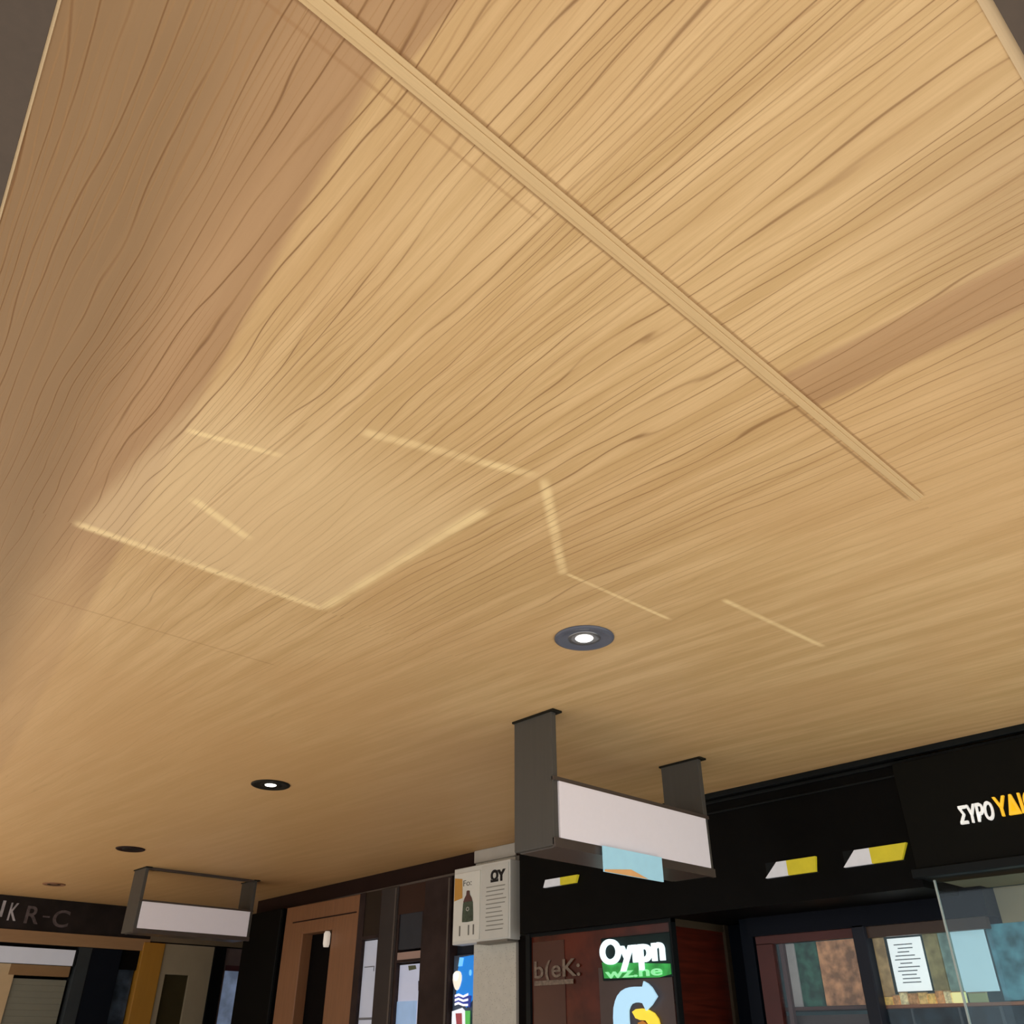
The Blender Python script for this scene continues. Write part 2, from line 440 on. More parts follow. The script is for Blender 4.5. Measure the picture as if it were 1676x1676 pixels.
def pillar_sign():
    X = 6.64
    t = thing('poster_box', 'white poster box with a bottle picture fixed on the stone pillar', 'sign', (6.72, 7.6, 2.52))
    wbx('case', [(X, 6.79, 7.12, 8.06, 2.52, 3.30)], mat('white_case', (226, 226, 220), 0.55, var=0.06), t, 0.008)
    gp = mat('poster_paper', (240, 240, 232), 0.6, var=0.05)
    lp = wbx('poster', [(X - 0.012, X, 7.60, 8.04, 2.55, 3.24)], gp, t)
    flat('orange_patch', [(8.03, 3.20), (7.90, 3.18), (7.89, 2.98), (8.03, 2.96)], mat('orange_print', (214, 158, 72), 0.6), lp, X - 0.013, 0.003)
    # bottle silhouette
    yb = 7.79
    prof = [(0.0, 3.05), (0.022, 3.045), (0.028, 3.005), (0.055, 2.975), (0.082, 2.92), (0.092, 2.80), (0.092, 2.735), (0.0, 2.73)]
    pts = [(yb + a, z) for a, z in prof] + [(yb - a, z) for a, z in reversed(prof[1:-1])]
    bt = flat('bottle_picture', pts, mat('bottle_green', (70, 84, 68), 0.5, var=0.35, scale=16), lp, X - 0.013, 0.004)
    tp = [(yb + a, z) for a, z in prof[:4]] + [(yb + 0.078, 2.935), (yb - 0.078, 2.935)] + [(yb - a, z) for a, z in reversed(prof[1:4])]
    flat('bottle_top', tp, mat('bottle_maroon', (96, 62, 58), 0.5), lp, X - 0.0175, 0.003)
    for k in range(9):
        a = k / 9 * math.tau; r = 0.022
        c = (yb + r * math.cos(a), 2.86 + r * math.sin(a) * 0.8)
        flat('label_dot', [(c[0] + .005, c[1]), (c[0], c[1] + .005), (c[0] - .005, c[1]), (c[0], c[1] - .005)], gp, bt, X - 0.0175, 0.003)
    text('lettering', 'Fo:', mat('grey_ink', (120, 118, 112), 0.6), t, '-x', 7.88, 3.10, 0.06, 0.14, 0.002, plane=X - 0.013)
    for y0, w, c in ((7.93, 0.02, 'grey_ink'), (7.78, 0.018, 'grey_ink'), (7.70, 0.02, 'grey_ink')):
        flat('mark', [(y0, 2.70), (y0 - w, 2.70), (y0 - w, 2.60), (y0, 2.60)], MATS[c], t, X - 0.013, 0.003)
    rp = wbx('notice_sheet', [(X - 0.010, X, 7.14, 7.57, 2.54, 3.27)], mat('notice_grey', (220, 220, 214), 0.6, var=0.07), t)
    text('heading', 'ΩY', mat('black_ink', (46, 44, 44), 0.6), rp, '-x', 7.42, 3.09, 0.125, 0.24, 0.002, bold=0.06, plane=X - 0.011)
    random.seed(3)
    for k in range(11):
        z = 3.04 - k * 0.042
        bm = bmesh.new()
        box(bm, X - 0.0125, X - 0.010, 7.17 + random.uniform(0, .08), 7.50 - random.uniform(0, .02), z, z + 0.010)
        obj('text_line', bm, mat('pale_ink', (150, 149, 142), 0.6), rp, Vector((0, 0, 0)))
    wbx('bottom_lip', [(X - 0.02, 6.79, 7.14, 7.62, 2.500, 2.52)], mat('grey_lip', (120, 116, 108), 0.5), t)
pillar_sign()

# ------------------------------------------------------------------ hanging signs
def hanging_sign(x0, y0, rail, label, grp, post=0.045):
    L, D = 1.62, 0.36
    t = thing('hanging_sign', label, 'sign', (x0, y0, 3.5), grp)
    def P(name, boxes, m, bev=0.0):
        bm = bmesh.new()
        for b in boxes: box(bm, *b)
        return obj(name, bm, m, t, Vector((0, 0, 0)), bev)
    P('post', [(-0.03, -0.03 + post, 0, D, -0.86, -0.002)], SIGNMETAL, 0.004)
    P('post', [(L - 0.02, L - 0.02 + post, 0, D, -0.86, -0.002)], SIGNMETAL, 0.004)
    P('casing', [(-0.03 + post, L - 0.02, 0.01, D - 0.005, -0.865, -0.445)], UNDERSIGN, 0.005)
    P('face_panel', [(0.0 if post < .04 else 0.016, L - 0.022, -0.014, 0.01, -0.815, -0.465)], WHITE, 0.003)
    P('rim', [(-0.03, L + 0.025, -0.012, 0.012, -0.465, -0.44), (-0.03, L + 0.025, -0.012, 0.012, -0.872, -0.815)], UNDERSIGN)
    for x in (-0.03, L - 0.02):
        bm = bmesh.new(); box(bm, x - 0.012, x + post + 0.03, -0.03, D + 0.01, -0.014, -0.001)
        obj('ceiling_plate', bm, BLACKRING, t, Vector((0, 0, 0)))
    if rail:
        P('top_rail', [(-0.03 + post, L - 0.02, 0.0, 0.05, -0.035, -0.002)], UNDERSIGN)
    return t
hanging_sign(3.975, 3.83, False, 'large white-faced hanging sign on two dark posts, nearest, right of centre', None)
far = hanging_sign(4.45, 11.5, True, 'smaller far white-faced hanging sign in a grey frame at lower left', None)
far.scale = (0.93, 1, 0.86)

pl = thing('reflection_plate', 'small light blue plate standing for a reflection under the near white hanging sign', 'sign', (4.66, 3.79, 2.715))
def local(name, boxes, m, t, bev=0):
    bm = bmesh.new()
    for b in boxes: box(bm, *b)
    return obj(name, bm, m, t, Vector((0, 0, 0)), bev)
pb = local('plate', [(-0.31, 0.29, -0.006, 0.006, -0.19, -0.035)], mat('light_blue_reflection', (160, 206, 222), 0.4, emit=0.35, var=0.08, scale=12), pl)  # added glowing plate stands for a reflection on the sign's underside
bm = bmesh.new()
prism(bm, [(-0.31, -0.19), (0.12, -0.19), (-0.05, -0.15), (-0.31, -0.178)], 'y', -0.010, -0.006)
obj('orange_stripe', bm, mat('orange_stripe', (226, 170, 110), 0.5, emit=0.2), pl, Vector((0, 0, 0)))

# ------------------------------------------------------------------ downlights
def lathe(name, prof, m, parent, n=40, smooth=True):
    bm = bmesh.new()
    rings = []
    for r, z in prof:
        rings.append([bm.verts.new((r * math.cos(k / n * math.tau), r * math.sin(k / n * math.tau), z)) for k in range(n)] if r > 0 else [bm.verts.new((0, 0, z))])
    for a, b in zip(rings, rings[1:]):
        for k in range(n):
            if len(a) == 1: bm.faces.new((a[0], b[k], b[(k + 1) % n]))
            elif len(b) == 1: bm.faces.new((a[k], b[0], a[(k + 1) % n]))
            else: bm.faces.new((a[k], b[k], b[(k + 1) % n], a[(k + 1) % n]))
    for f in bm.faces: f.smooth = smooth
    return obj(name, bm, m, parent, Vector((0, 0, 0)))
def downlight(x, y, label, m, lit=True, r=0.165):
    t = thing('ceiling_downlight', label, 'ceiling light', (x, y, 3.5), 'round downlights in a row along the ceiling')
    lathe('trim_ring', [(r, -0.001), (r, -0.008), (r - 0.012, -0.014), (r - 0.03, -0.012), (r - 0.04, -0.007), (0.062, -0.004), (0.0, -0.003)], m, t)
    lathe('reflector', [(0.09, -0.0055), (0.088, -0.009), (0.064, -0.007), (0.05, -0.006)], SILVER if lit and m is DARKGREY else BLACKRING, t)
    if lit:
        lathe('lens', [(0.05, -0.005), (0.045, -0.010), (0.02, -0.014), (0, -0.015)], LAMP, t)
        ld = bpy.data.lights.new('downlight_glow', 'SPOT'); ld.energy = 6; ld.spot_size = math.radians(95); ld.shadow_soft_size = 0.05
        lo = bpy.data.objects.new('downlight_glow', ld); C.objects.link(lo); lo.parent = t; lo.location = (0, 0, -0.03)
    return t
downlight(3.235, 2.87, 'nearest round ceiling downlight with grey ring and bright lit centre', DARKGREY)
downlight(3.55, 6.85, 'second round ceiling downlight, black ring with a small lit centre', BLACKRING)
downlight(3.81, 10.50, 'dark unlit downlight seen as a thin slot before the far hanging sign', BROWN, False, 0.16)
downlight(4.05, 13.75, 'farthest unlit downlight, a faint thin mark near the far dark fascia', WOODFRAME, False, 0.15)

# ------------------------------------------------------------------ black shop fascias with signs
def bicolour_sign(y0t, y0b, ym, y1t, y1b, z0, z1, label, X=6.62):
    t = thing('fascia_sign', label, 'sign', (X, ym, z0), 'small white and yellow signs on the black fascia')
    flat('white_panel', [(y0b, z0), (y0t, z1), (ym, z1), (ym, z0)], mat('white_lit_panel', (205, 205, 208), 0.5, emit=0.35, var=0.08, scale=20), t, X - 0.002, 0.03)
    flat('yellow_panel', [(ym, z0), (ym, z1), (y1t, z1), (y1b, z0)], mat('yellow_lit_panel', (196, 180, 40), 0.5, emit=0.35, var=0.12, scale=14), t, X - 0.002, 0.03)
    wbx('backing', [(X - 0.003, X, y1b - 0.01, y0b, z0 - 0.008, z1 + 0.008)], BLACKTRIM, t)
bicolour_sign(3.88, 4.00, 3.79, 3.53, 3.55, 2.745, 2.855, 'white and yellow slanted sign on black fascia, left of its twin')
bicolour_sign(3.20, 3.31, 3.08, 2.79, 2.85, 2.745, 2.855, 'white and yellow slanted sign on black fascia beside the lettered signboard')
bicolour_sign(6.54, 6.57, 6.33, 6.09, 6.12, 2.945, 3.015, 'tiny white and yellow sign on black fascia under the near hanging sign')

def lettered_board():
    X = 6.56
    t = thing('shop_signboard', 'black signboard with white and yellow Greek letters at the right edge', 'sign', (6.6, 1.5, 2.64))
    wbx('board', [(X, 7.3, -1.2, 2.75, 2.66, 3.41)], BLACK2, t, 0.006)
    wbx('bottom_rail', [(X - 0.03, X + 0.3, -1.2, 2.78, 2.600, 2.66)], BLACKTRIM, t, 0.006)
    wt = mat('white_letters', (226, 226, 222), 0.4, emit=0.55, var=0.03)
    ye_ = mat('yellow_letters', (236, 184, 44), 0.4, emit=0.6, var=0.12, scale=9)
    text('white_lettering', 'ΣΥΡΟ', wt, t, '-x', 2.355, 2.905, 0.125, 0.235, 0.012, bold=0.02, shear=0.12, plane=X - 0.012)
    text('yellow_lettering', 'ΥΔΙΟ', ye_, t, '-x', 2.105, 2.915, 0.135, 0.27, 0.012, bold=0.02, plane=X - 0.012)
lettered_board()

# ------------------------------------------------------------------ red glazed shop
def red_shop():
    X = 6.70
    w = struct(wbx('window_1', [(X + 0.02, X + 0.05, 5.10, 6.90, 0.3, 2.54)], REDWOOD))
    fr = wbx('window_frame', [(X - 0.01, X + 0.06, 6.88, 6.94, 0, 2.55), (X - 0.01, X + 0.06, 5.08, 5.105, 0, 2.55), (X, X + 0.06, 5.08, 6.94, 2.52, 2.55), (X, X + .06, 5.08, 6.94, 0.0, 0.3)], BLACKTRIM, w)
    wbx('reflection_panel', [(X + 0.012, X + 0.02, 6.42, 6.86, 0.5, 2.47)], mat('maroon_panel', (84, 48, 38), 0.3, var=0.2), w)
    wbx('grey_panel', [(X + 0.008, X + 0.02, 5.13, 5.98, 0.5, 2.20)], mat('grey_brown_panel', (84, 66, 62), 0.35, var=0.2), w)
    w2 = struct(wbx('window_2', [(6.76, 7.52, 5.10, 5.13, 0.0, 2.50)], REDWOOD2))
    wbx('window_frame', [(6.70, 7.56, 5.085, 5.10, 2.49, 2.55), (7.50, 7.56, 5.07, 5.12, 0, 2.55)], mat('olive_brown_frame', (70, 58, 42), 0.5), w2)
    # pale script on the glass
    sc = mat('faded_script', (128, 112, 98), 0.6, var=0.3, scale=30)
    t = thing('window_lettering', 'faded pale script lettering on the dark red shop window', 'lettering', (X, 6.5, 2.1))
    text('lettering', 'b(eK:', sc, t, '-x', 6.83, 2.10, 0.20, 0.62, 0.003, bold=0.01, plane=X + 0.004)
    wbx('smudge', [(X - 0.0, X + 0.004, 6.30, 6.83, 2.085, 2.125)], sc, t)
    # neon word sign
    t = thing('neon_word_sign', 'glowing white word sign over a green strip on the red shop window', 'neon sign', (X, 5.5, 2.2))
    wbx('backboard', [(X - 0.02, X, 5.10, 5.91, 2.09, 2.44)], mat('dark_teal_board', (34, 48, 48), 0.4), t, 0.008)
    gn = mat('green_strip', (40, 140, 60), 0.4, emit=0.7, var=0.3, scale=10)
    flat('green_strip', [(5.90, 2.24), (5.11, 2.19), (5.11, 2.11), (5.25, 2.09), (5.88, 2.11)], gn, t, X - 0.021, 0.008)
    text('lettering', 'Oyıpn', mat('white_neon', (222, 246, 252), 0.3, emit=1.15, var=0.02), t, '-x', 5.90, 2.155, 0.27, 0.75, 0.012, bold=0.035, plane=X - 0.042)
    text('small_lettering', 'wz.ne', mat('pale_green_neon', (140, 226, 160), 0.3, emit=0.7, var=0.1), t, '-x', 5.86, 2.105, 0.055, 0.66, 0.004, bold=0.02, plane=X - 0.034)
    # arrow
    t = thing('neon_arrow', 'light blue curved arrow sign pointing right beneath the glowing word', 'neon sign', (X, 5.6, 1.6))
    bl = mat('blue_neon', (172, 214, 240), 0.35, emit=0.75, var=0.03)
    pts = [(5.788, 1.20), (5.788, 1.80), (5.778, 1.871), (5.755, 1.925), (5.726, 1.965), (5.68, 2.0), (5.627, 2.019), (5.575, 2.027), (5.52, 2.029), (5.43, 2.026),
           (5.411, 2.068), (5.37, 2.05), (5.328, 2.018), (5.275, 1.947), (5.343, 1.884), (5.408, 1.844), (5.443, 1.901), (5.49, 1.908), (5.532, 1.907),
           (5.57, 1.897), (5.592, 1.876), (5.607, 1.85), (5.611, 1.80), (5.611, 1.20)]
    flat('arrow', pts, bl, t, X - 0.022, 0.02)
    # yellow curl
    t = thing('yellow_neon_shape', 'yellow curled sign shape tucked under the blue arrow', 'neon sign', (X, 5.4, 1.4))
    yl = mat('yellow_neon', (246, 214, 62), 0.4, emit=0.7, var=0.12, scale=12)
    flat('curl', [(5.585, 1.838), (5.54, 1.858), (5.469, 1.862), (5.40, 1.85), (5.34, 1.825), (5.30, 1.78), (5.285, 1.72), (5.30, 1.62), (5.40, 1.55), (5.52, 1.56),
                  (5.57, 1.62), (5.55, 1.67), (5.49, 1.65), (5.42, 1.67), (5.40, 1.73), (5.44, 1.772), (5.50, 1.775), (5.55, 1.79)], yl, t, X, 0.018)
    flat('orange_core', [(5.535, 1.755), (5.48, 1.768), (5.44, 1.75), (5.46, 1.72), (5.52, 1.72)], mat('orange_neon', (190, 120, 40), 0.4, emit=0.4), t, X - 0.0, 0.012)
red_shop()
struct(wbx('wall_right', [(7.56, 7.62, 4.62, 5.10, 0, 2.55), (7.25, 7.62, 4.62, 4.74, 0, 2.55)], NAVY))

# ------------------------------------------------------------------ black shop windows (right)
def right_windows():
    fr = mat('window_black_frame', (22, 26, 34), 0.35, var=0.2)
    rd = mat('red_inner_frame', (84, 34, 28), 0.45, var=0.2)
    # head over the windows
    struct(wbx('wall_right', [(7.22, 7.62, 2.58, 4.64, 2.40, 2.60)], mat('dark_blue_head', (14, 17, 26), 0.4)))
    w = struct(wbx('window_3', [(7.285, 7.295, 3.66, 4.60, 0.9, 2.40)], GLASS))
    wbx('window_frame', [(7.26, 7.32, 3.66, 4.60, 2.335, 2.40), (7.26, 7.32, 3.66, 4.60, 0.0, 0.9), (7.26, 7.32, 4.44, 4.60, 0.9, 2.34)], rd, w)
    wbx('inner_post', [(7.30, 7.34, 4.36, 4.40, 0.9, 2.34)], mat('mauve_post', (96, 62, 62), 0.5), w)
    w = struct(wbx('window_4', [(7.285, 7.295, 2.62, 3.56, 0.9, 2.40)], GLASS))
    wbx('window_frame', [(7.26, 7.32, 2.62, 3.56, 2.32, 2.40), (7.26, 7.32, 2.62, 3.56, 0.0, 0.9)], mat('brown_inner_frame', (72, 52, 40), 0.45, var=0.2), w)
    struct(wbx('trim_9', [(7.22, 7.34, 3.56, 3.67, 0, 2.42)], mat('charcoal_mullion', (44, 46, 54), 0.35), None, 0.01))
    ld = bpy.data.lights.new('shop_fill_light', 'AREA'); ld.energy = 14; ld.size = 0.25; ld.color = (1, 0.95, 0.85)  # unseen fill light added to brighten the shop interior
    lo = bpy.data.objects.new('shop_fill_light', ld); C.objects.link(lo); lo.location = (7.0, 1.3, 2.57)
    # interior back
    struct(wbx('wall_right', [(7.75, 8.25, -1.0, 4.72, 0, 2.75)], mat('interior_teal_wall', (66, 92, 96), 0.7, emit=0.15, var=0.35, scale=3)))
right_windows()

def board(name, y0, y1, z0, z1, rgb, label, cat='display board', emit=0.5, X=7.42, th=0.03, marks=0, lean=0.0, var=0.12, scale=18):  # glowing boards fill the glass in place of reflected buildings
    t = thing(name, label, cat, (X, (y0 + y1) / 2, z0))
    m = mat('panel_%d_%d_%d' % rgb, rgb, 0.5, emit=emit, var=var, scale=scale)
    wbx('panel', [(X, X + th, min(y0, y1), max(y0, y1), z0, z1)], m, t)
    if marks:
        random.seed(int(y0 * 100))
        for k in range(marks):
            bm = bmesh.new()
            z = z1 - 0.05 - (z1 - z0 - 0.08) * k / marks
            ya = max(y0, y1) - 0.03 - random.uniform(0, 0.05)
            box(bm, X - 0.002, X, min(y0, y1) + 0.03 + random.uniform(0, 0.09), ya, z, z + 0.007)
            obj('text_line', bm, mat('soft_ink', (120, 124, 130), 0.6), t)
    return t
board('stand_in_board', 4.44, 4.33, 1.865, 2.34, (176, 168, 164), 'narrow grey stand-in board behind the left shop window', emit=0.25)
board('stand_in_board', 4.32, 4.12, 1.865, 2.34, (44, 84, 70), 'dark green stand-in board behind the left shop window', emit=0.25, var=0.5, scale=12)
board('stand_in_board', 4.11, 3.72, 1.865, 2.34, (176, 124, 88), 'orange brown stand-in board behind the left shop window', emit=0.3, var=0.5, scale=11)
board('stand_in_board', 3.66, 3.52, 1.865, 2.34, (172, 142, 100), 'tan stand-in board beside the black window mullion', emit=0.35, var=0.3, scale=11)
board('white_poster', 3.47, 3.20, 1.945, 2.315, (222, 224, 222), 'white poster covered in grey writing behind the right shop window', 'poster', emit=0.95, X=7.395, th=0.012, marks=11, var=0.05)
board('stand_in_board', 3.19, 3.08, 1.865, 2.34, (132, 122, 84), 'olive tan stand-in strip board right of the white poster', emit=0.3, var=0.3, scale=11)
board('stand_in_board', 3.07, 2.965, 1.90, 2.35, (116, 140, 132), 'grey teal stand-in strip board left of the light blue panel', emit=0.35, var=0.3, scale=11)
board('stand_in_board', 2.96, 2.71, 1.925, 2.345, (192, 212, 216), 'tall light blue stand-in panel seen through the corner glass pane', 'panel', emit=0.6, X=7.395, th=0.012, var=0.04, scale=5)
board('stand_in_board', 2.70, 1.6, 1.865, 2.36, (74, 118, 128), 'wide mottled teal stand-in board at the right edge of the shop', emit=0.35, var=0.5, scale=7)
def lower_shelf():
    t = thing('display_shelf', 'long orange-edged shelf running under the display boards', 'shelf', (7.4, 3.2, 1.83))
    wbx('shelf_board', [(7.36, 7.72, 1.6, 3.70, 1.835, 1.855)], mat('orange_shelf', (150, 92, 60), 0.5, emit=0.15), t)
    wbx('lower_cabinet', [(7.40, 7.72, 1.6, 3.70, 0.0, 1.83)], mat('dark_teal_cabinet', (40, 52, 60), 0.5, emit=0.12, var=0.6, scale=5), t)
    wbx('divider', [(7.385, 7.40, 3.38, 3.395, 0.9, 1.83), (7.385, 7.40, 3.02, 3.035, 0.9, 1.83), (7.385, 7.40, 2.72, 2.74, 0.9, 1.83)], mat('grey_divider', (80, 88, 96), 0.5), t)
    t2 = thing('display_shelf', 'short dark red shelf inside the left shop window', 'shelf', (7.4, 4.0, 1.83))
    wbx('shelf_board', [(7.34, 7.7, 3.72, 4.58, 1.835, 1.86)], mat('dark_red_shelf', (88, 50, 44), 0.5), t2)
    wbx('front_panel', [(7.38, 7.7, 3.72, 4.58, 0.0, 1.80)], mat('mauve_brown_panel', (74, 56, 54), 0.5), t2)
lower_shelf()
random.seed(12)
cols = [((206, 168, 104), 'tan'), ((222, 178, 96), 'amber'), ((198, 142, 92), 'orange brown'), ((214, 196, 150), 'cream'), ((176, 128, 84), 'brown')]
places = ['beside the black mullion', 'second from the black mullion', 'third from the black mullion', 'under the left part of the white poster', 'under the middle of the white poster', 'under the right part of the white poster', 'right of the white poster', 'under the olive strip board', 'left of the cream box']
yy = 3.66
for k in range(9):
    w_ = random.uniform(0.05, 0.085)
    rgb, cn = cols[k % 5]
    t = thing('shelf_box', 'small %s box on the long shelf, %s' % (cn, places[k]), 'box', (7.38, yy - w_ / 2, 1.855), 'small boxes along the display shelf')
    h_ = random.uniform(0.05, 0.085)
    wbx('carton', [(7.365, 7.395, yy - w_, yy, 1.856, 1.856 + h_)], mat('carton_%s' % cn.replace(' ', '_'), rgb, 0.6, emit=0.35, var=0.3, scale=40), t, 0.004)
    wbx('lid', [(7.362, 7.395, yy - w_ - .001, yy + .001, 1.856 + h_, 1.862 + h_)], mat('carton_lid', (190, 160, 120), 0.6), t)
    yy -= w_ + 0.006
t = thing('shelf_box', 'bright cream yellow box on the shelf left of the corner glass edge', 'box', (7.38, 3.0, 1.855))
wbx('carton', [(7.365, 7.395, 2.95, 3.05, 1.856, 1.925)], mat('carton_bright_cream', (246, 232, 160), 0.6, emit=0.6), t, 0.004)
wbx('lid', [(7.362, 7.395, 2.949, 3.051, 1.925, 1.931)], MATS['carton_lid'], t)
t = thing('shelf_box', 'olive box on the shelf below the light blue panel', 'box', (7.38, 2.85, 1.855))
wbx('carton', [(7.365, 7.395, 2.80, 2.93, 1.856, 1.915)], mat('carton_olive', (150, 150, 104), 0.6, emit=0.4), t, 0.004)
wbx('lid', [(7.362, 7.395, 2.799, 2.931, 1.915, 1.921)], MATS['carton_lid'], t)

# corner glass pane of the lettered shop
def corner_glass():
    w = struct(wbx('window_5', [(6.615, 6.625, -1.0, 2.66, 0.05, 2.60)], glass_mat('corner_glass', (0.86, 0.94, 0.96), 0.03)))
    wbx('glass_edge', [(6.612, 6.628, 2.66, 2.672, 0.05, 2.585)], mat('bright_glass_edge', (176, 186, 180), 0.2), w)
    struct(wbx('ceiling', [(6.63, 7.36, -1.0, 2.70, 2.60, 2.66)], mat('beige_inner_ceiling', (120, 108, 84), 0.7, emit=0.08, var=0.2)))
    struct(wbx('wall_right', [(7.40, 7.75, 2.58, 3.02, 2.36, 2.60)], mat('dark_beam', (36, 38, 46), 0.5)))
    struct(wbx('wall_right', [(7.40, 7.75, -1.0, 2.56, 2.36, 2.60)], mat('brown_inner_wall', (150, 130, 100), 0.7, emit=0.10)))  # faint emission put into the wall to brighten it
corner_glass()

# ------------------------------------------------------------------ doors beyond the pillar
def mid_section():
    dk = mat('dark_brown_column', (56, 44, 42), 0.45, var=0.25, scale=3)
    gy = mat('charcoal_brown_column', (64, 58, 56), 0.45, var=0.2, scale=3)
    # columns
    for y0, y1, lab, m in ((8.30, 8.80, 'broad dark brown column left of the blue poster', dk),
                           (9.35, 9.70, 'charcoal column between the two bright glazed doors', gy),
                           (12.15, 13.25, 'broad black column at the far end of the shops', BLACK)):
        t = thing('shopfront_column', lab, 'column', (6.95, (y0 + y1) / 2, 0))
        wbx('shaft', [(6.80, 7.10, y0, y1, 0, 3.28)], m, t, 0.006)
        wbx('edge_trim', [(6.79, 6.80, y0 + 0.02, y0 + 0.05, 0, 3.26)], BROWN2 if m is not BLACK else BLACKTRIM, t)
    # glazed bay A
    d = struct(wbx('door_1', [(6.84, 6.85, 8.82, 9.33, 0.1, 2.42)], GLASS2))
    wbx('door_frame', [(6.815, 6.90, 8.80, 8.85, 0, 2.95), (6.815, 6.90, 9.31, 9.35, 0, 2.95), (6.815, 6.90, 8.85, 9.31, 2.42, 2.45)], dk, d)
    wbx('transom_panel', [(6.83, 6.90, 8.85, 9.31, 2.56, 2.95)], mat('slate_panel', (60, 62, 68), 0.4), d)
    wbx('upper_panel', [(6.82, 6.90, 8.80, 9.35, 2.95, 3.28)], mat('red_brown_header', (66, 46, 38), 0.5), d)
    wbx('light_strip', [(6.82, 6.90, 8.85, 9.31, 2.45, 2.53)], mat('pinkish_strip', (150, 122, 110), 0.5, emit=0.2), d)
    t = thing('door_poster', 'pale poster with a green mark behind the nearer glazed door', 'poster', (6.87, 9.07, 0.5))
    wbx('sheet', [(6.87, 6.885, 8.86, 9.32, 0.5, 2.40)], mat('poster_lilac_white', (214, 216, 232), 0.5, emit=0.4, var=0.08, scale=5), t)
    wbx('blue_lower_part', [(6.86, 6.87, 8.94, 9.32, 0.5, 2.02)], mat('poster_pale_blue', (168, 198, 232), 0.5, emit=0.45, var=0.15, scale=7), t)
    flat('green_mark', [(9.14, 2.385), (9.00, 2.385), (8.98, 2.345), (9.12, 2.335)], mat('olive_mark', (120, 128, 92), 0.5), t, 6.868, 0.004)
    flat('dark_mark', [(8.93, 2.22), (8.90, 2.22), (8.89, 2.12), (8.92, 2.12)], mat('violet_mark', (92, 88, 110), 0.5), t, 6.868, 0.004)
    # glazed bay B
    d = struct(wbx('door_2', [(6.84, 6.85, 9.72, 10.10, 0.1, 2.72)], GLASS2))
    wbx('door_frame', [(6.815, 6.90, 9.70, 9.735, 0, 3.28), (6.82, 6.95, 10.09, 10.22, 0, 3.28), (6.815, 6.90, 9.735, 10.09, 2.72, 2.76)], dk, d)
    wbx('upper_panel', [(6.83, 6.90, 9.735, 10.09, 2.76, 3.28)], mat('dark_olive_panel', (52, 42, 34), 0.5), d)
    t = thing('door_poster', 'tall pale lilac poster with fine writing behind the farther glazed door', 'poster', (6.87, 9.9, 0.5))
    wbx('sheet', [(6.87, 6.885, 9.74, 10.09, 0.5, 2.71)], mat('poster_grey_white', (206, 206, 214), 0.5, emit=0.35, var=0.08, scale=5), t)
    flat('inner_outline', [(10.05, 2.42), (9.84, 2.42), (9.84, 2.36), (9.85, 2.36), (9.85, 2.41), (10.05, 2.41)], mat('outline_grey', (150, 150, 154), 0.5), t, 6.868, 0.004)
    flat('lower_rule', [(10.09, 1.87), (9.74, 1.87), (9.74, 1.845), (10.09, 1.845)], MATS['outline_grey'], t, 6.868, 0.004)
    # shop over the blue poster
    t = thing('blue_poster', 'bright blue lit poster with white shapes and red and green spots by the pillar', 'poster', (6.86, 8.1, 1.2))
    wbx('sheet', [(6.86, 6.90, 7.90, 8.28, 1.2, 2.44)], mat('poster_dark', (60, 74, 92), 0.5, emit=0.15, var=0.4), t)
    def fp(n, pts, rgb, e=0.8, pl=6.858, th=0.006, v=0.1):
        flat(n, pts, mat('print_%d_%d_%d' % rgb, rgb, 0.5, emit=e, var=v, scale=14), t, pl, th)
    def blob(cy, cz, ry, rz, n=14, k=0.0):
        return [(cy + ry * (1 + k * math.sin(3 * a)) * math.cos(a), cz + rz * (1 + k * math.sin(3 * a)) * math.sin(a)) for a in [i / n * math.tau for i in range(n)]]
    fp('blue_field', [(8.16, 2.42), (7.92, 2.43), (7.91, 2.02), (8.04, 1.93), (8.22, 2.05), (8.20, 2.30)], (20, 120, 205))
    fp('light_blue_spot', [(8.17, 2.42), (8.10, 2.41), (8.12, 2.33), (8.19, 2.33)], (110, 190, 240), pl=6.851)
    fp('cream_shape', blob(8.20, 2.20, 0.075, 0.095, 16, 0.08), (236, 226, 208), pl=6.850)
    fp('white_shape', blob(8.22, 2.235, 0.045, 0.04, 12, 0.1), (250, 250, 250), pl=6.843)
    fp('light_blue_spot', blob(7.98, 2.26, 0.02, 0.03), (110, 190, 240), pl=6.850)
    fp('navy_band', [(8.24, 2.06), (7.95, 2.04), (7.97, 1.93), (8.22, 1.97)], (40, 60, 150), pl=6.849, e=.5)
    for k in range(3):
        z = 2.055 - k * 0.04
        fp('white_stripe', [(8.22, z), (8.16, z + .012), (8.08, z - .01), (8.00, z + .01 - k * .01), (8.00, z - .012 - k * .01), (8.08, z - .03), (8.16, z - .01), (8.22, z - .022)], (238, 240, 248), pl=6.842)
    fp('white_shape', [(8.27, 1.90), (8.10, 1.93), (8.02, 1.88), (8.06, 1.50), (8.27, 1.50)], (226, 232, 238), pl=6.850, v=.05)
    fp('red_shape', [(8.20, 1.88), (8.10, 1.88), (8.09, 1.78), (8.03, 1.74), (8.03, 1.60), (8.24, 1.60), (8.24, 1.74), (8.18, 1.78)], (140, 60, 66), pl=6.842)
    fp('green_shape', [(8.04, 1.90), (7.96, 1.90), (7.96, 1.60), (8.02, 1.60)], (80, 170, 80), pl=6.842)
    struct(wbx('wall_right', [(6.92, 7.2, 7.88, 8.32, 0, 2.6)], mat('dark_slate_recess', (44, 48, 56), 0.5)))
    struct(wbx('wall_right', [(6.88, 7.2, 7.88, 8.32, 2.6, 3.30)], mat('brown_black_recess', (46, 34, 30), 0.5)))
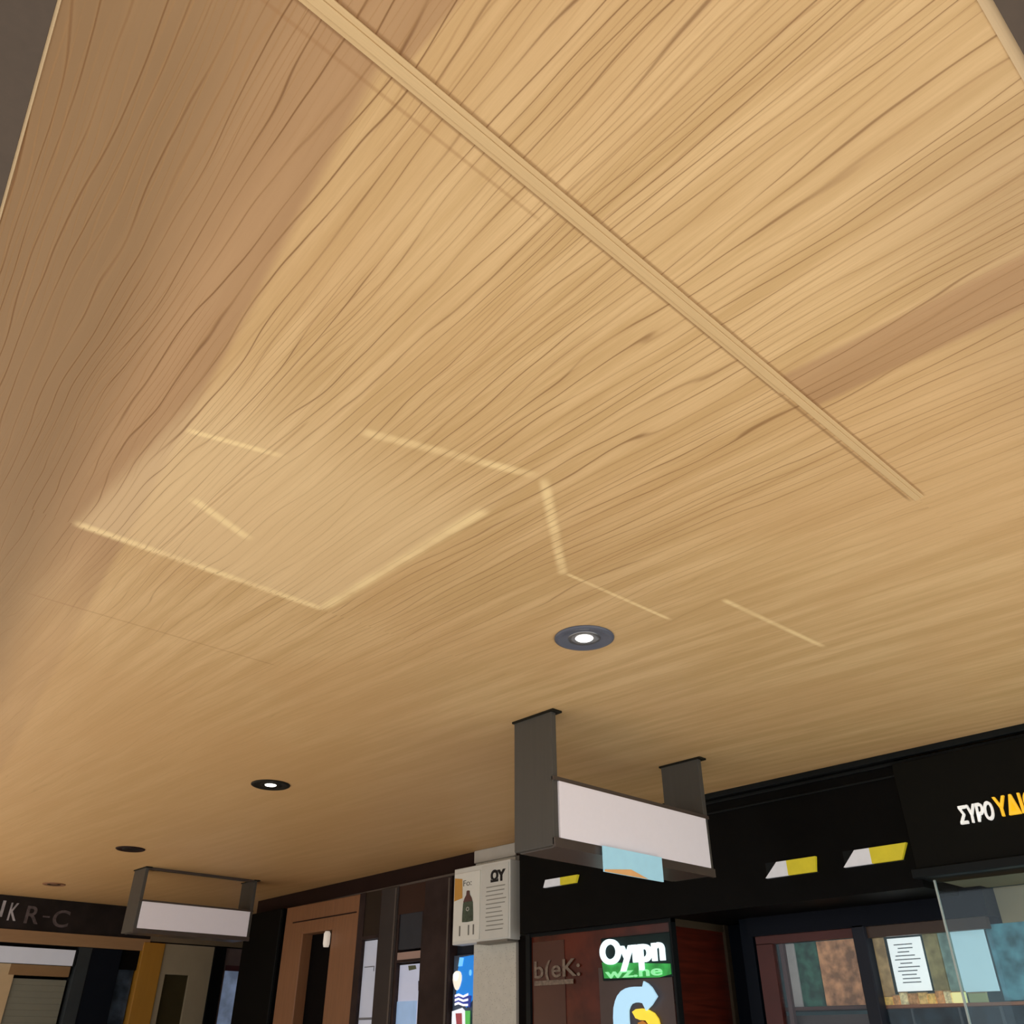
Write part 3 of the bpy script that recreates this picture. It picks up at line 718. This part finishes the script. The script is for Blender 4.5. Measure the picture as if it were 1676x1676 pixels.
    # wooden doorway
    d = struct(wbx('door_3', [(7.00, 7.04, 10.88, 11.60, 0, 2.90)], VOID))
    wbx('door_frame', [(6.84, 7.02, 10.22, 10.86, 0, 3.28), (6.84, 7.02, 11.60, 12.12, 0, 3.28), (6.84, 7.02, 10.86, 11.60, 2.90, 3.28)], WOODFRAME, d, 0.01)
    wbx('lintel_shadow_gap', [(6.832, 6.84, 10.3, 11.9, 3.06, 3.075)], BROWN, d)
    t = thing('wall_lamp', 'small white upright wall lamp on the brown doorway frame', 'lamp', (6.82, 10.88, 2.68))
    bm = bmesh.new()
    pr = [(0.0, 0.0), (0.035, 0.01), (0.045, 0.05), (0.045, 0.17), (0.03, 0.20), (0, 0.205)]
    n = 16; rings = [[bm.verts.new((r * math.cos(k / n * math.tau), r * math.sin(k / n * math.tau), z)) for k in range(n)] for r, z in pr if r > 0]
    for a, b in zip(rings, rings[1:]):
        for k in range(n): bm.faces.new((a[k], a[(k + 1) % n], b[(k + 1) % n], b[k]))
    bm.faces.new(rings[0]); bm.faces.new(rings[-1])
    for f in bm.faces: f.smooth = True
    obj('shade', bm, mat('white_lamp_shade', (232, 222, 208), 0.4, emit=0.35, var=0.02), t, Vector((-0.03, 0, 0)))
    local('bracket', [(-0.01, 0.02, -0.02, 0.02, 0.06, 0.14)], BLACKTRIM, t)
mid_section()

# ------------------------------------------------------------------ far frontage (across the end)
def far_front():
    Y = 15.3
    struct(wbx('wall_far', [(-6, 9.4, Y + 0.5, Y + 0.8, 0, 4.2)], VOID))
    struct(wbx('wall_far', [(-2, 6.2, Y, Y + 0.5, 3.05, 3.498)], mat('far_fascia', (42, 36, 34), 0.5, var=0.25, scale=3)))
    struct(wbx('wall_far', [(-2, 6.2, Y - 0.02, Y + 0.5, 2.875, 3.045)], mat('wood_beam', (158, 122, 84), 0.6, var=0.15, scale=4, stretch=(.8, 6, 6))))
    struct(wbx('wall_far', [(6.2, 9.4, Y, Y + 0.5, 3.02, 3.498)], mat('far_beige_head', (120, 104, 82), 0.6)))
    t = thing('far_lettering', 'faint pale letters on the dark far fascia at the left edge', 'lettering', (4.4, Y, 3.1))
    a = mat('bright_faint_letters', (160, 152, 152), 0.6, var=0.3, emit=.1); b = mat('dim_letters', (88, 76, 76), 0.6, var=0.3, scale=20)
    for s, x, z, w_, h_, m in (('I', 3.86, 3.20, 0.04, 0.22, a), ('K', 3.98, 3.16, 0.12, 0.24, a), ('R', 4.22, 3.14, 0.20, 0.24, b), ('-', 4.47, 3.24, 0.10, 0.02, b), ('C', 4.62, 3.12, 0.24, 0.24, b)):
        text('letter', s, m, t, '-y', x, z, h_, w_, 0.006, bold=0.01, plane=Y - 0.006)
    t = thing('light_strip_sign', 'flat pale grey light strip under the wooden beam at far left', 'sign', (4.5, Y, 2.6))
    wbx('diffuser', [(3.5, 5.07, Y - 0.03, Y + 0.05, 2.61, 2.82)], mat('pale_grey_strip', (186, 186, 192), 0.5, emit=0.25, var=0.05), t)
    wbx('end_cap', [(5.07, 5.10, Y - 0.035, Y + 0.05, 2.60, 2.83)], BLACKTRIM, t)
    t = thing('roller_shutter', 'grey green roller shutter beneath the far pale strip', 'shutter', (4.7, Y, 0))
    bm = bmesh.new()
    for k in range(30):
        z = 0.02 + k * 0.08
        box(bm, 4.30, 5.07, Y + 0.06, Y + 0.09, z, z + 0.0785)
    obj('curtain', bm, mat('grey_green_shutter', (124, 122, 106), 0.6, var=0.06), t, None)
    wbx('housing', [(4.22, 5.07, Y + 0.02, Y + 0.2, 2.46, 2.60)], mat('tan_housing', (140, 106, 66), 0.6), t)
    struct(wbx('wall_far', [(-2, 4.30, Y + 0.03, Y + 0.4, 0, 2.60)], mat('tan_plaster', (196, 168, 128), 0.7, var=0.15)))
    struct(wbx('wall_far', [(3.5, 6.2, Y + 0.06, Y + 0.4, 2.6, 2.875)], VOID))
    for x0, x1, lab, m, yy_ in ((5.12, 5.32, 'narrow dark grey column beside the roller shutter', mat('dark_grey_column', (56, 60, 62), 0.5), Y - 0.02),
                           (5.32, 5.80, 'wide navy black column in the far frontage', mat('navy_black_column', (18, 22, 30), 0.4), Y),
                           (6.10, 6.46, 'bright mustard yellow column in the far frontage', mat('mustard_column', (176, 124, 38), 0.5, var=0.15, scale=2, stretch=(6, 6, .6)), Y - 0.04),
                           (7.34, 7.56, 'thin black column right of the beige far window', mat('black_far_column', (14, 14, 14), 0.5), Y - 0.03)):
        t = thing('far_column', lab, 'column', ((x0 + x1) / 2, Y, 0))
        wbx('shaft', [(x0, x1, yy_, Y + 0.4, 0, 2.873 if x0 < 6 else 3.0)], m, t, 0.01)
        wbx('base', [(x0 - 0.01, x1 + 0.01, yy_ - 0.015, Y + 0.4, 0, 0.12)], BLACKTRIM, t)
    w = struct(wbx('window_6', [(5.82, 6.08, Y + 0.1, Y + 0.12, 0.1, 2.87)], mat('slate_blue_pane', (58, 70, 84), 0.2, var=0.5, scale=4)))
    w = struct(wbx('window_7', [(6.56, 6.98, Y + 0.05, Y + 0.07, 0.2, 2.56)], mat('olive_pane', (64, 56, 36), 0.3, var=0.15)))
    wbx('window_frame', [(6.46, 6.56, Y - 0.01, Y + 0.12, 0, 3.0), (6.98, 7.34, Y - 0.01, Y + 0.12, 0, 3.0), (6.56, 6.98, Y - 0.01, Y + 0.12, 2.56, 3.0)], mat('beige_frame', (160, 146, 120), 0.6, var=0.12, scale=3), w)
    w = struct(wbx('window_8', [(7.60, 8.12, Y + 0.05, Y + 0.07, 0.2, 2.66)], mat('pale_blue_pane', (150, 168, 200), 0.3, emit=0.25, var=0.35, scale=3)))
    wbx('window_frame', [(7.56, 7.60, Y, Y + 0.1, 0, 3.0), (8.12, 9.3, Y, Y + 0.1, 0, 3.0), (7.60, 8.12, Y + 0.02, Y + 0.1, 2.74, 3.0)], mat('mauve_grey_head', (110, 94, 92), 0.6, var=0.2), w)
    wbx('valance', [(7.60, 8.12, Y + 0.01, Y + 0.1, 2.66, 2.74)], mat('dark_red_valance', (76, 40, 44), 0.5), w)
far_front()
